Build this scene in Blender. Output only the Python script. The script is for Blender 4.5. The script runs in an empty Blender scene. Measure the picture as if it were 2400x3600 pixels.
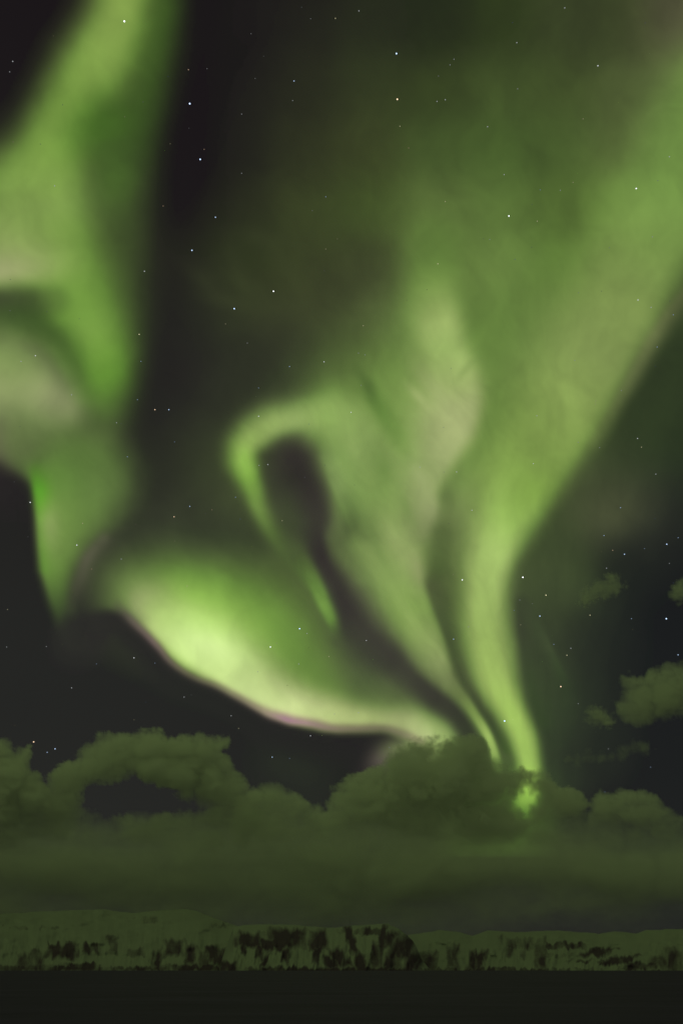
import bpy, math, random
import numpy as np

R = math.radians
SC = bpy.context.scene
COL = SC.collection

# --- CAMERA ---------------------------------------------------------------------------
PITCH = 33.86                     # degrees the view is tilted up from the horizon
EYE = 4.0
cam_data = bpy.data.cameras.new('camera')
cam = bpy.data.objects.new('camera', cam_data)
COL.objects.link(cam)
cam.location = (0, 0, EYE)
cam.rotation_euler = (R(90 + PITCH), 0, 0)
cam_data.sensor_fit = 'VERTICAL'
cam_data.sensor_height = 36.0
cam_data.lens = 24.0
cam_data.clip_start = 0.5
cam_data.clip_end = 400000.0
SC.camera = cam

# --- NIGHT SKY ------------------------------------------------------------------------
world = bpy.data.worlds.new('World')
SC.world = world
world.use_nodes = True
wn, wl = world.node_tree.nodes, world.node_tree.links
wn.clear()
w_out = wn.new('ShaderNodeOutputWorld')
w_bg = wn.new('ShaderNodeBackground')
w_sky = wn.new('ShaderNodeTexSky')
w_sky.sky_type = 'NISHITA'
w_sky.sun_disc = False
w_sky.sun_elevation = R(-9.0)
w_sky.sun_rotation = R(160)
w_tc = wn.new('ShaderNodeTexCoord')

def vdot(v):
    n = wn.new('ShaderNodeVectorMath'); n.operation = 'DOT_PRODUCT'
    wl.new(w_tc.outputs['Generated'], n.inputs[0]); n.inputs[1].default_value = v
    return n.outputs['Value']

def wramp(src, stops, smooth=True):
    n = wn.new('ShaderNodeValToRGB'); cr = n.color_ramp
    cr.interpolation = 'EASE' if smooth else 'LINEAR'
    cr.elements[0].position, cr.elements[0].color = stops[0][0], (*stops[0][1], 1)
    cr.elements[1].position, cr.elements[1].color = stops[-1][0], (*stops[-1][1], 1)
    for p, c in stops[1:-1]:
        e = cr.elements.new(p); e.color = (*c, 1)
    wl.new(src, n.inputs[0])
    return n.outputs['Color']

def wadd(a, b, fac=1.0):
    n = wn.new('ShaderNodeMix'); n.data_type = 'RGBA'; n.blend_type = 'ADD'
    n.inputs['Factor'].default_value = fac
    wl.new(a, n.inputs['A']); wl.new(b, n.inputs['B'])
    return n.outputs['Result']

# airglow: faintly blue-grey to the low north-east, warm grey to the low north-west, purple overhead
hi = wramp(vdot((0, 0, 1)), [(0.0, (.0180, .0185, .0165)), (0.32, (.0148, .0148, .0138)), (0.62, (.0120, .0106, .0106)), (1.0, (.0105, .0078, .0095))])
east = wramp(vdot((.66, .62, .42)), [(0.76, (1, 1, 1)), (0.98, (.74, .84, .95))])
west = wramp(vdot((-.55, .76, .34)), [(0.72, (0, 0, 0)), (1.0, (.0036, .0042, .0034))])
# added green glow behind the view, standing for unseen aurora, lights clouds and snow
south_fill = wramp(vdot((-.38, -.82, .43)), [(0.30, (0, 0, 0)), (0.82, (.126, .188, .048))])
w_mul = wn.new('ShaderNodeMix'); w_mul.data_type = 'RGBA'; w_mul.blend_type = 'MULTIPLY'
w_mul.inputs['Factor'].default_value = 1.0
wl.new(wadd(wadd(hi, w_sky.outputs['Color'], .02), west), w_mul.inputs['A']); wl.new(east, w_mul.inputs['B'])
tot = wadd(w_mul.outputs['Result'], south_fill)
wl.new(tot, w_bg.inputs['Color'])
w_bg.inputs['Strength'].default_value = 1.0
wl.new(w_bg.outputs['Background'], w_out.inputs['Surface'])

# --- EXPOSURE AND RENDER --------------------------------------------------------------
SC.view_settings.view_transform = 'Standard'
SC.view_settings.look = 'None'
SC.view_settings.exposure = 0.0
SC.view_settings.gamma = 1.0
SC.view_settings.use_curve_mapping = False
SC.render.engine = 'CYCLES'
cy = SC.cycles
cy.use_denoising = True
cy.max_bounces = 24
cy.diffuse_bounces = 2
cy.glossy_bounces = 2
cy.volume_bounces = 5
cy.transparent_max_bounces = 128
cy.sample_clamp_indirect = 4.0
cy.use_adaptive_sampling = True
cy.adaptive_threshold = 0.01

# --- HELPERS --------------------------------------------------------------------------
def tag(o, label=None, cat=None, group=None, kind=None):
    if label: o['label'] = label
    if cat: o['category'] = cat
    if group: o['group'] = group
    if kind: o['kind'] = kind
    return o

def empty(name, loc=(0, 0, 0)):
    o = bpy.data.objects.new(name, None)
    o.location = loc
    COL.objects.link(o)
    return o

def mesh_obj(name, V, quads, mat, parent=None, smooth=True, loc=(0, 0, 0), tris=None):
    V = np.asarray(V, np.float64) - np.asarray(loc, float)
    me = bpy.data.meshes.new(name)
    q = np.asarray(quads, np.int32)
    k = q.shape[1]
    loops = q.ravel(); starts = np.arange(len(q)) * k; totals = np.full(len(q), k)
    me.vertices.add(len(V)); me.vertices.foreach_set('co', V.astype(np.float32).ravel())
    me.loops.add(len(loops)); me.loops.foreach_set('vertex_index', loops)
    me.polygons.add(len(q)); me.polygons.foreach_set('loop_start', starts.astype(np.int32))
    me.polygons.foreach_set('loop_total', totals.astype(np.int32))
    me.polygons.foreach_set('use_smooth', np.full(len(q), smooth))
    me.update(calc_edges=True)
    me.validate()
    me.materials.append(mat)
    o = bpy.data.objects.new(name, me)
    COL.objects.link(o)
    if parent:
        o.parent = parent
        o.location = loc - np.asarray(parent.location) if any(loc) else (0, 0, 0)
    else:
        o.location = loc
    return o

def heading(x, y):
    """chart point -> unit direction as seen from the shore"""
    x = np.asarray(x, float); y = np.asarray(y, float)
    a = (x - 784.0) / 1568.0; b = (1176.0 - y) / 1568.0
    c, s = math.cos(R(PITCH)), math.sin(R(PITCH))
    d = np.stack([a, c - s * b, s + c * b], -1)
    return d / np.linalg.norm(d, axis=-1, keepdims=True)

EYE_P = np.array([0, 0, EYE])

# --- SKY FORMS: aurora light traced on a chart of the northern sky -------------------
# chart units: 1568 units = 45 degrees of tangent; x to the right, y downwards, origin at the chart's top left corner
GX0, GX1, GY0, GY1, GS = -170, 1740, -170, 1970, 5.0
NX = int((GX1 - GX0) / GS) + 1
NY = int((GY1 - GY0) / GS) + 1
XX, YY = np.meshgrid(GX0 + GS * np.arange(NX), GY0 + GS * np.arange(NY))

def srgb2lin(c):
    c = np.asarray(c, float) / 255.0
    return np.where(c <= 0.04045, c / 12.92, ((c + 0.055) / 1.055) ** 2.4)

def lattice_noise(x, y, seed):
    def h(i, j):
        n = (i * 374761393 + j * 668265263 + seed * 974634777).astype(np.int64) & 0xFFFFFFFF
        n = ((n ^ (n >> 13)) * 1274126177) & 0xFFFFFFFF
        n = (n ^ (n >> 16)) & 0xFFFFFFFF
        return n / 4294967295.0
    xi, yi = np.floor(x).astype(np.int64), np.floor(y).astype(np.int64)
    fx, fy = x - xi, y - yi
    fx, fy = fx * fx * fx * (fx * (fx * 6 - 15) + 10), fy * fy * fy * (fy * (fy * 6 - 15) + 10)
    a = h(xi, yi) * (1 - fx) + h(xi + 1, yi) * fx
    b = h(xi, yi + 1) * (1 - fx) + h(xi + 1, yi + 1) * fx
    return (a * (1 - fy) + b * fy) * 2 - 1

def fbm(x, y, seed, octaves=4, gain=0.5):
    s, a, t = 0, 1.0, 0
    for k in range(octaves):
        s = s + a * lattice_noise(x * 2 ** k + 17.3 * k, y * 2 ** k - 9.1 * k, seed + k)
        t += a
        a *= gain
    return s / t

def spline(pts, step=6.0):
    P = np.asarray(pts, float)
    if len(P) < 3:
        n = 12
        t = np.linspace(0, 1, n)[:, None]
        return P[0] * (1 - t) + P[-1] * t
    Q = np.vstack([2 * P[0] - P[1], P, 2 * P[-1] - P[-2]])
    out = []
    for i in range(1, len(Q) - 2):
        p0, p1, p2, p3 = Q[i - 1], Q[i], Q[i + 1], Q[i + 2]
        n = max(2, int(np.hypot(*(p2 - p1)[:2]) / step))
        t = np.linspace(0, 1, n, endpoint=False)[:, None]
        xy = 0.5 * (2 * p1 + (p2 - p0) * t + (2 * p0 - 5 * p1 + 4 * p2 - p3) * t * t + (3 * p1 - p0 - 3 * p2 + p3) * t ** 3)
        lin = p1 * (1 - t) + p2 * t
        lin[:, :2] = xy[:, :2]
        out.append(lin)
    out.append(P[-1:])
    return np.vstack(out)

class Sky:
    def __init__(self):
        self.C = np.zeros((NY, NX, 3)) + np.array(NIGHT, float)
        self.W = {}
        self.xw = XX + 7 * fbm(XX / 120, YY / 160, 5, 3)
        self.yw = YY + 7 * fbm(XX / 120, YY / 160, 55, 3)
    def lay(self, who, col, a):
        a = np.clip(a, 0, 1)
        self.C = self.C * (1 - a[..., None]) + np.asarray(col, float) * a[..., None]
        for k in self.W:
            self.W[k] = self.W[k] * (1 - a)
        if who:
            self.W[who] = self.W.get(who, 0 * a) + a
    def wash(self, who, samples, sig, fade=None, alpha=1.0):
        num = np.zeros((NY, NX, 3)); den = np.zeros((NY, NX)) + 1e-12
        for s in samples:
            w = np.exp(-((self.xw - s[0]) ** 2 + (self.yw - s[1]) ** 2) / (2 * sig * sig)) + 1e-9
            c = np.asarray(s[2], float)
            gain = 1.26 - .2 * min(max((c[1] - 60) / 90, 0), 1)
            num += w[..., None] * (np.array(NIGHT) + (c - np.array(NIGHT)) * gain + np.array([4, -2, 1]) * min(max((c[1] - 40) / 40, 0), 1)); den += w
        col = num / den[..., None]
        self.lay(who, col, np.full((NY, NX), alpha) if fade is None else fade)
    def blob(self, who, x, y, rx, ry, rot, col, alpha, p=2.0):
        c, s = math.cos(math.radians(rot)), math.sin(math.radians(rot))
        dx, dy = self.xw - x, self.yw - y
        u, v = (dx * c + dy * s) / rx, (-dx * s + dy * c) / ry
        self.lay(who, col, alpha * np.exp(-0.693 * (u * u + v * v) ** (p / 2)))
    def ribbon(self, who, pts, p=2.0, warp=1.0):
        # pts: x, y, width on the left/below side, width on the right/above side, (r, g, b), alpha
        S = spline([[q[0], q[1], q[2], q[3], *q[4], q[5]] for q in pts])
        m = 3.2 * max(S[:, 2].max(), S[:, 3].max()) + 10
        x0, x1, y0, y1 = S[:, 0].min() - m, S[:, 0].max() + m, S[:, 1].min() - m, S[:, 1].max() + m
        i0, i1 = max(0, int((x0 - GX0) / GS)), min(NX, int((x1 - GX0) / GS) + 2)
        j0, j1 = max(0, int((y0 - GY0) / GS)), min(NY, int((y1 - GY0) / GS) + 2)
        X = XX[j0:j1, i0:i1] * (1 - warp) + self.xw[j0:j1, i0:i1] * warp
        Y = YY[j0:j1, i0:i1] * (1 - warp) + self.yw[j0:j1, i0:i1] * warp
        best = np.full(X.shape, 1e18)
        segs = []
        for A, B in zip(S[:-1], S[1:]):
            d = B[:2] - A[:2]
            t = np.clip(((X - A[0]) * d[0] + (Y - A[1]) * d[1]) / (d @ d + 1e-9), 0, 1)
            qx, qy = X - A[0] - t * d[0], Y - A[1] - t * d[1]
            D = qx * qx + qy * qy
            best = np.minimum(best, D)
            segs.append((A, B, d, t, qx, qy, D))
        # every stretch of the spine counts by its nearness, so the inside of a bend stays smooth
        tau = 2 * (5 + 0.3 * np.sqrt(best)) ** 2
        val = np.zeros(X.shape + (6,)); sd = np.zeros(X.shape); ws = np.zeros(X.shape) + 1e-12
        for A, B, d, t, qx, qy, D in segs:
            L = math.hypot(*d) + 1e-9
            w = L * np.exp(-(D - best) / tau)
            ws += w
            sd += w * (d[0] * qy - d[1] * qx) / L
            val += w[..., None] * (A[2:] + (B - A)[2:] * t[..., None])
        val /= ws[..., None]
        sd /= ws
        d = np.sqrt(best)
        k = 0.5 + 0.5 * np.clip(sd / (d + 1.5), -1, 1)
        k = k * k * (3 - 2 * k)
        w = val[..., 0] * k + val[..., 1] * (1 - k)
        a = np.zeros((NY, NX)); col = np.zeros((NY, NX, 3))
        a[j0:j1, i0:i1] = val[..., 5] * np.exp(-0.693 * (d / w) ** p)
        col[j0:j1, i0:i1] = val[..., 2:5]
        self.lay(who, col, a)

NIGHT = (30, 27, 27)

def paint():
    S = Sky()
    n = NIGHT
    # --- thin veil over the whole upper right
    V = 'veil'
    S.wash(V, [
        (430, 60, n), (560, 60, (32, 31, 29)), (700, 60, (36, 36, 30)), (850, 60, (39, 42, 31)), (1000, 60, (38, 42, 30)), (1150, 60, (44, 52, 30)),
        (1300, 60, (50, 58, 36)), (1430, 60, (52, 60, 36)), (1550, 60, (70, 70, 50)), (1680, 60, (70, 80, 50)), (430, -120, n), (700, -120, n), (1000, -120, (36, 40, 30)),
        (1300, -120, (50, 56, 36)), (1600, -120, (66, 70, 46)),
        (430, 200, n), (560, 200, (33, 32, 29)), (700, 200, (40, 41, 31)), (850, 200, (46, 52, 33)), (1000, 200, (50, 60, 33)), (1150, 200, (56, 70, 38)),
        (1300, 200, (58, 72, 38)), (1430, 200, (64, 76, 44)), (1560, 200, (80, 96, 54)), (1700, 220, (95, 120, 62)),
        (430, 340, n), (560, 340, (35, 35, 30)), (700, 340, (45, 48, 32)), (850, 340, (53, 60, 34)), (1000, 340, (58, 76, 40)), (1150, 340, (62, 84, 42)),
        (1300, 340, (62, 82, 42)), (1430, 340, (70, 84, 46)), (1560, 340, (98, 124, 66)),
        (430, 480, n), (560, 480, (41, 43, 31)), (700, 480, (51, 58, 34)), (850, 480, (56, 70, 36)), (1000, 480, (76, 96, 50)), (1150, 480, (76, 100, 50)),
        (1300, 480, (72, 94, 44)), (1430, 480, (94, 124, 58)), (1560, 480, (112, 144, 70)),
        (400, 620, (32, 29, 28)), (470, 620, (40, 42, 30)), (560, 600, (44, 50, 30)), (700, 620, (50, 56, 34)), (850, 620, (54, 60, 38)), (1000, 600, (84, 108, 54)), (1150, 620, (90, 116, 58)),
        (1300, 620, (84, 114, 52)), (1430, 620, (114, 142, 70)),
        (430, 720, (33, 32, 30)), (500, 740, (39, 41, 32)), (560, 700, (48, 52, 34)), (700, 690, (52, 56, 36)), (850, 740, (62, 72, 44)), (950, 740, (92, 122, 62)), (1150, 740, (84, 112, 54)), (1250, 740, (86, 112, 56)),
        (1350, 740, (108, 138, 66)),
        (430, 850, (34, 32, 32)), (560, 830, (40, 42, 34)), (650, 800, (44, 46, 36)), (760, 820, (62, 78, 44)), (850, 850, (92, 120, 60)), (960, 850, (110, 146, 70)), (1150, 850, (90, 118, 58)), (1250, 850, (100, 128, 64)),
        (430, 960, (36, 36, 32)), (500, 960, (44, 48, 36)), (430, 1080, (44, 50, 36)), (500, 1080, (56, 66, 40)), (560, 900, (44, 48, 36)), (850, 960, (104, 136, 66)), (960, 960, (120, 154, 80)), (1180, 960, (98, 130, 60)), (1280, 960, (116, 150, 66)),
        (430, 1180, (44, 46, 38)), (500, 1180, (54, 62, 42)), (580, 1210, (58, 70, 42)), (380, 1230, (52, 58, 42)), (960, 1100, (106, 134, 72)), (1100, 1080, (104, 134, 66)), (1180, 1080, (118, 150, 72)),
        (560, 1260, (56, 66, 42)), (660, 1340, (66, 80, 46)), (640, 1420, (74, 94, 48)), (700, 1460, (72, 92, 48)), (740, 1520, (72, 88, 50)),
        (800, 1100, (116, 146, 78)), (880, 1200, (100, 126, 68)), (1040, 1180, (100, 116, 70)), (1050, 1280, (82, 100, 56)), (1020, 1400, (72, 88, 50)), (1050, 1480, (72, 92, 48)), (1080, 1600, (62, 74, 46)),
        (800, 1400, (60, 62, 52)), (880, 1560, (62, 66, 52)), (960, 1600, (66, 70, 54)), (1120, 1700, (60, 72, 44)), (1060, 1780, (60, 78, 40)), (1180, 1850, (70, 100, 40)),
        (1300, 1150, (56, 64, 42)), (1260, 1250, (52, 64, 40)), (1220, 1350, (58, 68, 44)), (1290, 1350, (60, 74, 42)), (1300, 1450, (44, 50, 38)), (1240, 1470, (56, 64, 46)), (1290, 1580, (48, 58, 40)), (1240, 1640, (50, 64, 42)), (1260, 1760, (40, 48, 38)),
        (1410, 1160, (70, 76, 50)), (1440, 1040, (46, 56, 36)), (1520, 960, (43, 50, 34)), (1550, 1060, (40, 48, 34)), (1650, 950, (42, 50, 34)), (1380, 1080, (50, 58, 40)), (1480, 1160, (52, 56, 44)),
        (1560, 1150, (30, 32, 32)), (1500, 1250, (30, 31, 32)), (1430, 1290, (34, 36, 32)), (1540, 840, (44, 53, 35)), (1480, 900, (44, 52, 35)), (1600, 700, (46, 56, 36)), (1700, 600, (48, 58, 36)),
        (1370, 1440, (30, 31, 31)), (1380, 1560, (30, 31, 31)), (1340, 1700, (31, 33, 32)), (1560, 1400, n), (1560, 1600, n), (1560, 1800, n), (1380, 1900, n),
        (200, 1340, n), (100, 1560, n), (300, 1520, n), (300, 1700, n), (500, 1680, n), (700, 1740, (34, 36, 31)), (830, 1720, n), (900, 1800, n), (360, 900, n), (350, 1040, n), (340, 1150, n),
        (380, 400, n), (340, 700, n), (0, 100, n), (0, 1200, n), (0, 1400, n), (0, 1600, n), (0, 1800, n), (-150, 1200, n), (60, -100, n), (-150, 200, n), (300, 1260, (44, 46, 38)), (100, 900, n), (150, 500, n),
        (600, 1560, n), (250, 200, n), (600, 1900, n), (1700, 1200, n), (1700, 1500, n), (1700, 1800, n)], 62)
    for (bx, by, rx, ry, rot, a) in ((470, 640, 36, 10, 40, .5), (520, 690, 44, 9, 12, .5), (575, 655, 46, 10, 30, .45), (640, 590, 50, 9, 46, .35), (690, 700, 60, 10, -6, .45), (610, 545, 56, 10, 8, .35), (745, 640, 34, 12, 62, .4), (540, 600, 30, 8, 70, .35)):
        S.blob(V, bx, by, rx * 1.1, ry * 1.9, rot, (62, 68, 42), a * .55)
    # --- left band
    L = 'left'
    S.ribbon(L, [(310, -150, 90, 50, (135, 170, 70), 1), (285, 20, 70, 58, (140, 175, 75), 1), (245, 120, 88, 100, (132, 168, 72), 1), (170, 230, 72, 90, (122, 160, 66), 1), (110, 350, 78, 100, (124, 162, 68), 1),
                 (90, 470, 200, 140, (128, 162, 76), 1), (110, 560, 250, 140, (118, 156, 66), 1), (160, 650, 200, 110, (108, 150, 58), 1), (210, 760, 80, 92, (120, 164, 66), 1),
                 (230, 860, 54, 70, (106, 156, 52), 1), (225, 930, 60, 64, (92, 128, 54), .8), (200, 1000, 80, 60, (80, 98, 52), .4)], 2.6)
    S.blob(L, 245, 290, 80, 62, -25, (64, 98, 38), .85, 2.4)
    S.blob(L, 372, 40, 40, 130, 6, (72, 104, 42), .6)
    S.blob(L, 340, 190, 40, 110, 8, (66, 98, 40), .5)
    S.blob(L, 300, 480, 50, 170, 4, (70, 90, 44), .55)
    S.blob(L, 262, 395, 46, 75, 4, (86, 122, 52), .7)
    S.blob(L, 300, 330, 46, 70, 6, (62, 88, 40), .45)
    S.blob(L, 10, 560, 110, 60, 20, (140, 166, 88), .8)
    S.blob(L, -20, 625, 110, 40, -3, (166, 178, 116), .85)
    S.ribbon(L, [(-160, 700, 36, 36, (54, 64, 42), 1), (0, 705, 40, 42, (58, 66, 44), .95), (80, 700, 44, 40, (60, 74, 42), .85), (130, 690, 30, 26, (74, 92, 48), .5)], 3)
    S.ribbon(L, [(-100, 745, 40, 30, (52, 66, 36), .9), (40, 740, 34, 34, (56, 78, 38), .9), (110, 770, 30, 36, (60, 84, 38), .9), (150, 830, 24, 34, (64, 94, 40), .85), (185, 910, 22, 26, (76, 112, 44), .6)], 2.4)
    S.ribbon(L, [(-160, 860, 110, 110, (140, 156, 100), 1), (20, 880, 110, 82, (148, 166, 104), 1), (100, 920, 74, 70, (166, 178, 122), 1), (135, 935, 48, 40, (166, 170, 124), .7)], 2.5)
    S.blob(L, 20, 830, 90, 50, 10, (122, 150, 80), .6)
    S.blob(L, 130, 945, 46, 32, 20, (156, 156, 118), .6)
    S.blob(L, 0, 1020, 70, 60, 0, (118, 118, 84), .75)
    S.blob(L, 190, 1010, 60, 26, 0, (76, 82, 52), .6)
    # lower left curl
    S.ribbon(L, [(60, 1040, 50, 120, (96, 118, 64), .7), (100, 1100, 30, 160, (100, 140, 62), .95), (105, 1180, 22, 150, (116, 152, 70), 1), (108, 1260, 20, 100, (112, 142, 68), 1), (115, 1330, 20, 56, (90, 118, 54), 1), (135, 1400, 24, 34, (66, 86, 44), .9), (175, 1470, 34, 34, (46, 54, 36), .7), (185, 1530, 30, 30, n, .0)], 3)
    S.blob(L, 235, 1120, 60, 70, 0, (108, 138, 72), .6)
    S.blob(L, 205, 1060, 70, 36, 0, (92, 120, 60), .5)
    S.ribbon(L, [(80, 1080, 10, 16, (80, 130, 42), .4), (90, 1130, 12, 22, (90, 176, 36), .9), (95, 1190, 10, 18, (110, 178, 58), .8), (96, 1250, 9, 16, (98, 150, 50), .6), (98, 1310, 9, 16, (84, 130, 44), .4)])
    S.blob(L, 112, 1210, 20, 40, 0, (146, 168, 98), .6)
    S.ribbon(None, [(330, 1210, 30, 40, (44, 46, 38), .5), (255, 1270, 26, 40, (46, 44, 40), .95), (215, 1350, 22, 60, (42, 38, 37), .95), (200, 1430, 24, 60, (38, 36, 34), .9)], 2.6)
    S.ribbon(L, [(240, 1240, 12, 16, (90, 84, 74), .5), (205, 1290, 16, 16, (84, 76, 70), .8), (175, 1360, 16, 16, (66, 60, 54), .6), (155, 1420, 14, 14, (50, 50, 42), .4)])
    S.ribbon(None, [(-20, 1105, 60, 40, (38, 33, 33), .9), (35, 1150, 60, 30, (34, 31, 31), 1), (50, 1240, 60, 26, n, 1), (56, 1330, 60, 28, n, 1), (85, 1430, 70, 30, n, 1)], 3)
    # --- bright arc
    A = 'arc'
    S.ribbon(A, [(290, 1400, 26, 110, (74, 86, 54), .4), (350, 1430, 36, 105, (104, 146, 58), .9), (430, 1500, 40, 160, (122, 178, 62), 1), (540, 1560, 40, 158, (116, 164, 60), 1), (660, 1620, 36, 140, (108, 146, 58), .95), (780, 1650, 30, 110, (104, 134, 62), .9), (900, 1655, 28, 90, (110, 136, 70), .9), (990, 1690, 26, 80, (110, 140, 72), .8), (1040, 1710, 26, 60, (90, 120, 58), .4)], 2.2)
    S.blob(A, 440, 1400, 135, 85, 14, (136, 190, 70), .95)
    S.blob(A, 440, 1440, 95, 50, 18, (166, 208, 100), .8)
    S.blob(A, 330, 1370, 50, 44, 20, (132, 146, 92), .6)
    S.blob(None, 520, 1215, 120, 42, 14, (48, 54, 40), .55)
    S.ribbon(A, [(320, 1400, 16, 34, (150, 150, 112), .5), (360, 1440, 18, 50, (180, 204, 126), .9), (420, 1490, 26, 80, (200, 230, 140), 1), (500, 1545, 26, 70, (200, 228, 140), 1), (580, 1590, 26, 56, (206, 228, 152), 1), (660, 1625, 24, 48, (206, 222, 152), 1), (760, 1648, 20, 40, (192, 214, 130), 1), (860, 1656, 16, 32, (170, 194, 112), .95), (930, 1664, 16, 34, (176, 196, 122), .95), (985, 1690, 18, 36, (204, 220, 152), 1), (1020, 1695, 20, 34, (180, 212, 124), .6)], 2.4)
    S.blob(A, 375, 1415, 60, 40, 40, (160, 194, 104), .7)
    S.blob(A, 462, 1448, 105, 44, 22, (168, 216, 100), .6)
    S.blob(A, 490, 1492, 90, 38, 24, (206, 234, 152), .9)
    S.blob(A, 620, 1590, 90, 34, 24, (186, 214, 126), .5)
    S.blob(A, 1000, 1660, 44, 40, 30, (140, 180, 90), .5)
    S.ribbon(A, [(900, 1770, 40, 30, (100, 100, 76), .3), (935, 1735, 34, 26, (110, 130, 74), .6), (985, 1725, 30, 24, (150, 180, 100), .8), (1030, 1740, 26, 26, (120, 150, 70), .5)])
    # night below the arc, then its rosy rim
    S.ribbon(None, [(180, 1440, 90, 30, (40, 38, 36), .9), (262, 1420, 50, 20, (38, 35, 34), .95), (318, 1460, 50, 15, (36, 34, 33), 1), (370, 1517, 46, 14, (33, 31, 31), 1), (420, 1560, 46, 15, (32, 31, 30), 1), (530, 1610, 46, 15, (31, 30, 30), 1), (620, 1660, 46, 15, (32, 30, 30), 1), (700, 1692, 46, 14, (32, 30, 30), 1), (800, 1704, 46, 15, (32, 30, 31), 1), (880, 1706, 40, 15, (34, 31, 32), 1), (920, 1716, 32, 12, (40, 36, 36), .8), (935, 1722, 20, 8, (50, 46, 42), .4)], 3.2)
    S.ribbon(A, [(270, 1390, 10, 12, (70, 64, 58), .3), (300, 1422, 9, 12, (110, 98, 88), .7), (350, 1474, 8, 9, (120, 92, 88), .8), (390, 1520, 8, 7, (112, 94, 78), .75), (440, 1554, 8, 7, (106, 94, 72), .65), (520, 1587, 8, 7, (134, 118, 94), .6), (600, 1630, 8, 8, (168, 140, 116), .7), (655, 1650, 8, 9, (166, 108, 118), .95), (700, 1662, 8, 9, (170, 124, 120), .9), (790, 1674, 9, 9, (140, 110, 94), .7), (880, 1674, 9, 9, (120, 98, 84), .6), (930, 1686, 10, 9, (150, 128, 106), .6), (965, 1704, 10, 9, (190, 160, 130), .5)])
    S.ribbon(A, [(840, 1790, 24, 20, (64, 58, 56), .3), (872, 1752, 22, 26, (96, 90, 80), .75), (905, 1725, 20, 24, (112, 124, 78), .8), (950, 1722, 22, 20, (150, 172, 104), .8), (990, 1735, 30, 20, (150, 180, 100), .8)], 2)
    # --- middle curtain with its hook
    M = 'middle'
    S.ribbon(M, [(1000, 560, 60, 60, (92, 124, 58), .4), (995, 650, 56, 52, (124, 158, 76), .8), (1015, 740, 56, 40, (156, 186, 100), 1), (1030, 800, 60, 36, (150, 184, 98), 1), (1060, 880, 90, 44, (158, 184, 104), 1), (1070, 930, 110, 34, (164, 184, 112), 1), (1055, 990, 110, 32, (162, 180, 112), 1), (1020, 1050, 90, 30, (152, 172, 106), 1), (985, 1110, 80, 22, (142, 166, 98), 1)], 2.6)
    S.blob(M, 900, 980, 46, 100, -14, (118, 154, 74), .5)
    S.blob(M, 1000, 900, 20, 70, -34, (168, 186, 118), .35)
    S.ribbon(M, [(1076, 832, 8, 8, (120, 148, 78), .3), (1058, 856, 8, 8, (122, 150, 80), .5), (1040, 880, 8, 8, (140, 168, 92), .2)])
    S.ribbon(M, [(690, 900, 60, 60, (70, 90, 50), .2), (745, 930, 46, 44, (136, 176, 88), .85), (800, 980, 50, 40, (146, 184, 98), .95), (825, 1030, 46, 36, (146, 176, 104), .9), (830, 1080, 50, 36, (134, 162, 92), .8)], 2.2)
    S.ribbon(M, [(815, 840, 10, 10, (72, 92, 48), .2), (845, 890, 14, 16, (72, 96, 50), .75), (878, 955, 15, 18, (86, 118, 56), .75), (910, 1015, 14, 16, (98, 132, 62), .5), (940, 1060, 12, 14, (104, 134, 66), .25)])
    S.blob(M, 860, 1060, 60, 40, 20, (124, 146, 86), .5)
    S.ribbon(M, [(800, 1040, 50, 80, (126, 156, 84), .8), (850, 1140, 60, 90, (126, 158, 82), .95), (880, 1240, 70, 70, (134, 162, 88), .95), (910, 1320, 74, 52, (130, 160, 84), 1), (950, 1400, 60, 38, (130, 164, 80), 1), (985, 1470, 50, 28, (136, 162, 88), 1), (1010, 1520, 40, 18, (134, 152, 90), .95), (1030, 1560, 24, 12, (118, 130, 80), .7), (1060, 1600, 14, 10, (112, 128, 70), .7), (1090, 1645, 11, 10, (126, 152, 74), .9), (1118, 1690, 10, 9, (150, 184, 88), 1), (1134, 1730, 9, 9, (142, 176, 84), .9), (1142, 1765, 9, 9, (110, 140, 68), .6)], 2.8)
    S.ribbon(M, [(1128, 860, 20, 30, (104, 132, 64), .3), (1132, 940, 18, 34, (100, 128, 62), .55), (1108, 1020, 16, 30, (98, 124, 62), .6), (1062, 1085, 15, 26, (98, 120, 64), .6), (1022, 1140, 14, 24, (94, 112, 64), .6)])
    S.ribbon(M, [(985, 1110, 40, 16, (148, 170, 102), .8), (990, 1170, 44, 16, (148, 166, 106), .9), (980, 1210, 40, 18, (138, 150, 98), .6)], 2.4)
    S.blob(M, 935, 1270, 32, 60, -20, (146, 170, 98), .55)
    S.blob(M, 958, 1310, 16, 40, -14, (138, 142, 94), .5)
    S.ribbon(M, [(1010, 1230, 24, 30, (80, 96, 54), .6), (1000, 1300, 18, 30, (78, 96, 52), .7), (985, 1345, 12, 26, (76, 84, 52), .8), (1010, 1420, 10, 24, (70, 82, 50), .9), (1040, 1500, 10, 20, (68, 80, 48), .9), (1060, 1550, 10, 14, (66, 74, 48), .9), (1095, 1610, 9, 12, (58, 64, 44), .9), (1130, 1665, 8, 12, (52, 62, 40), .9), (1160, 1720, 8, 14, (58, 76, 40), .9)], 2.4)
    S.ribbon(M, [(735, 1010, 16, 60, (120, 158, 80), .5), (770, 1080, 20, 60, (124, 160, 84), .6), (800, 1160, 20, 40, (110, 140, 76), .6), (830, 1220, 20, 34, (84, 100, 62), .4)])
    S.ribbon(M, [(790, 1150, 16, 16, (76, 92, 56), .4), (800, 1205, 22, 20, (72, 86, 54), .7), (790, 1260, 22, 22, (88, 104, 62), .6), (830, 1330, 16, 24, (106, 128, 72), .4)])
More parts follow.
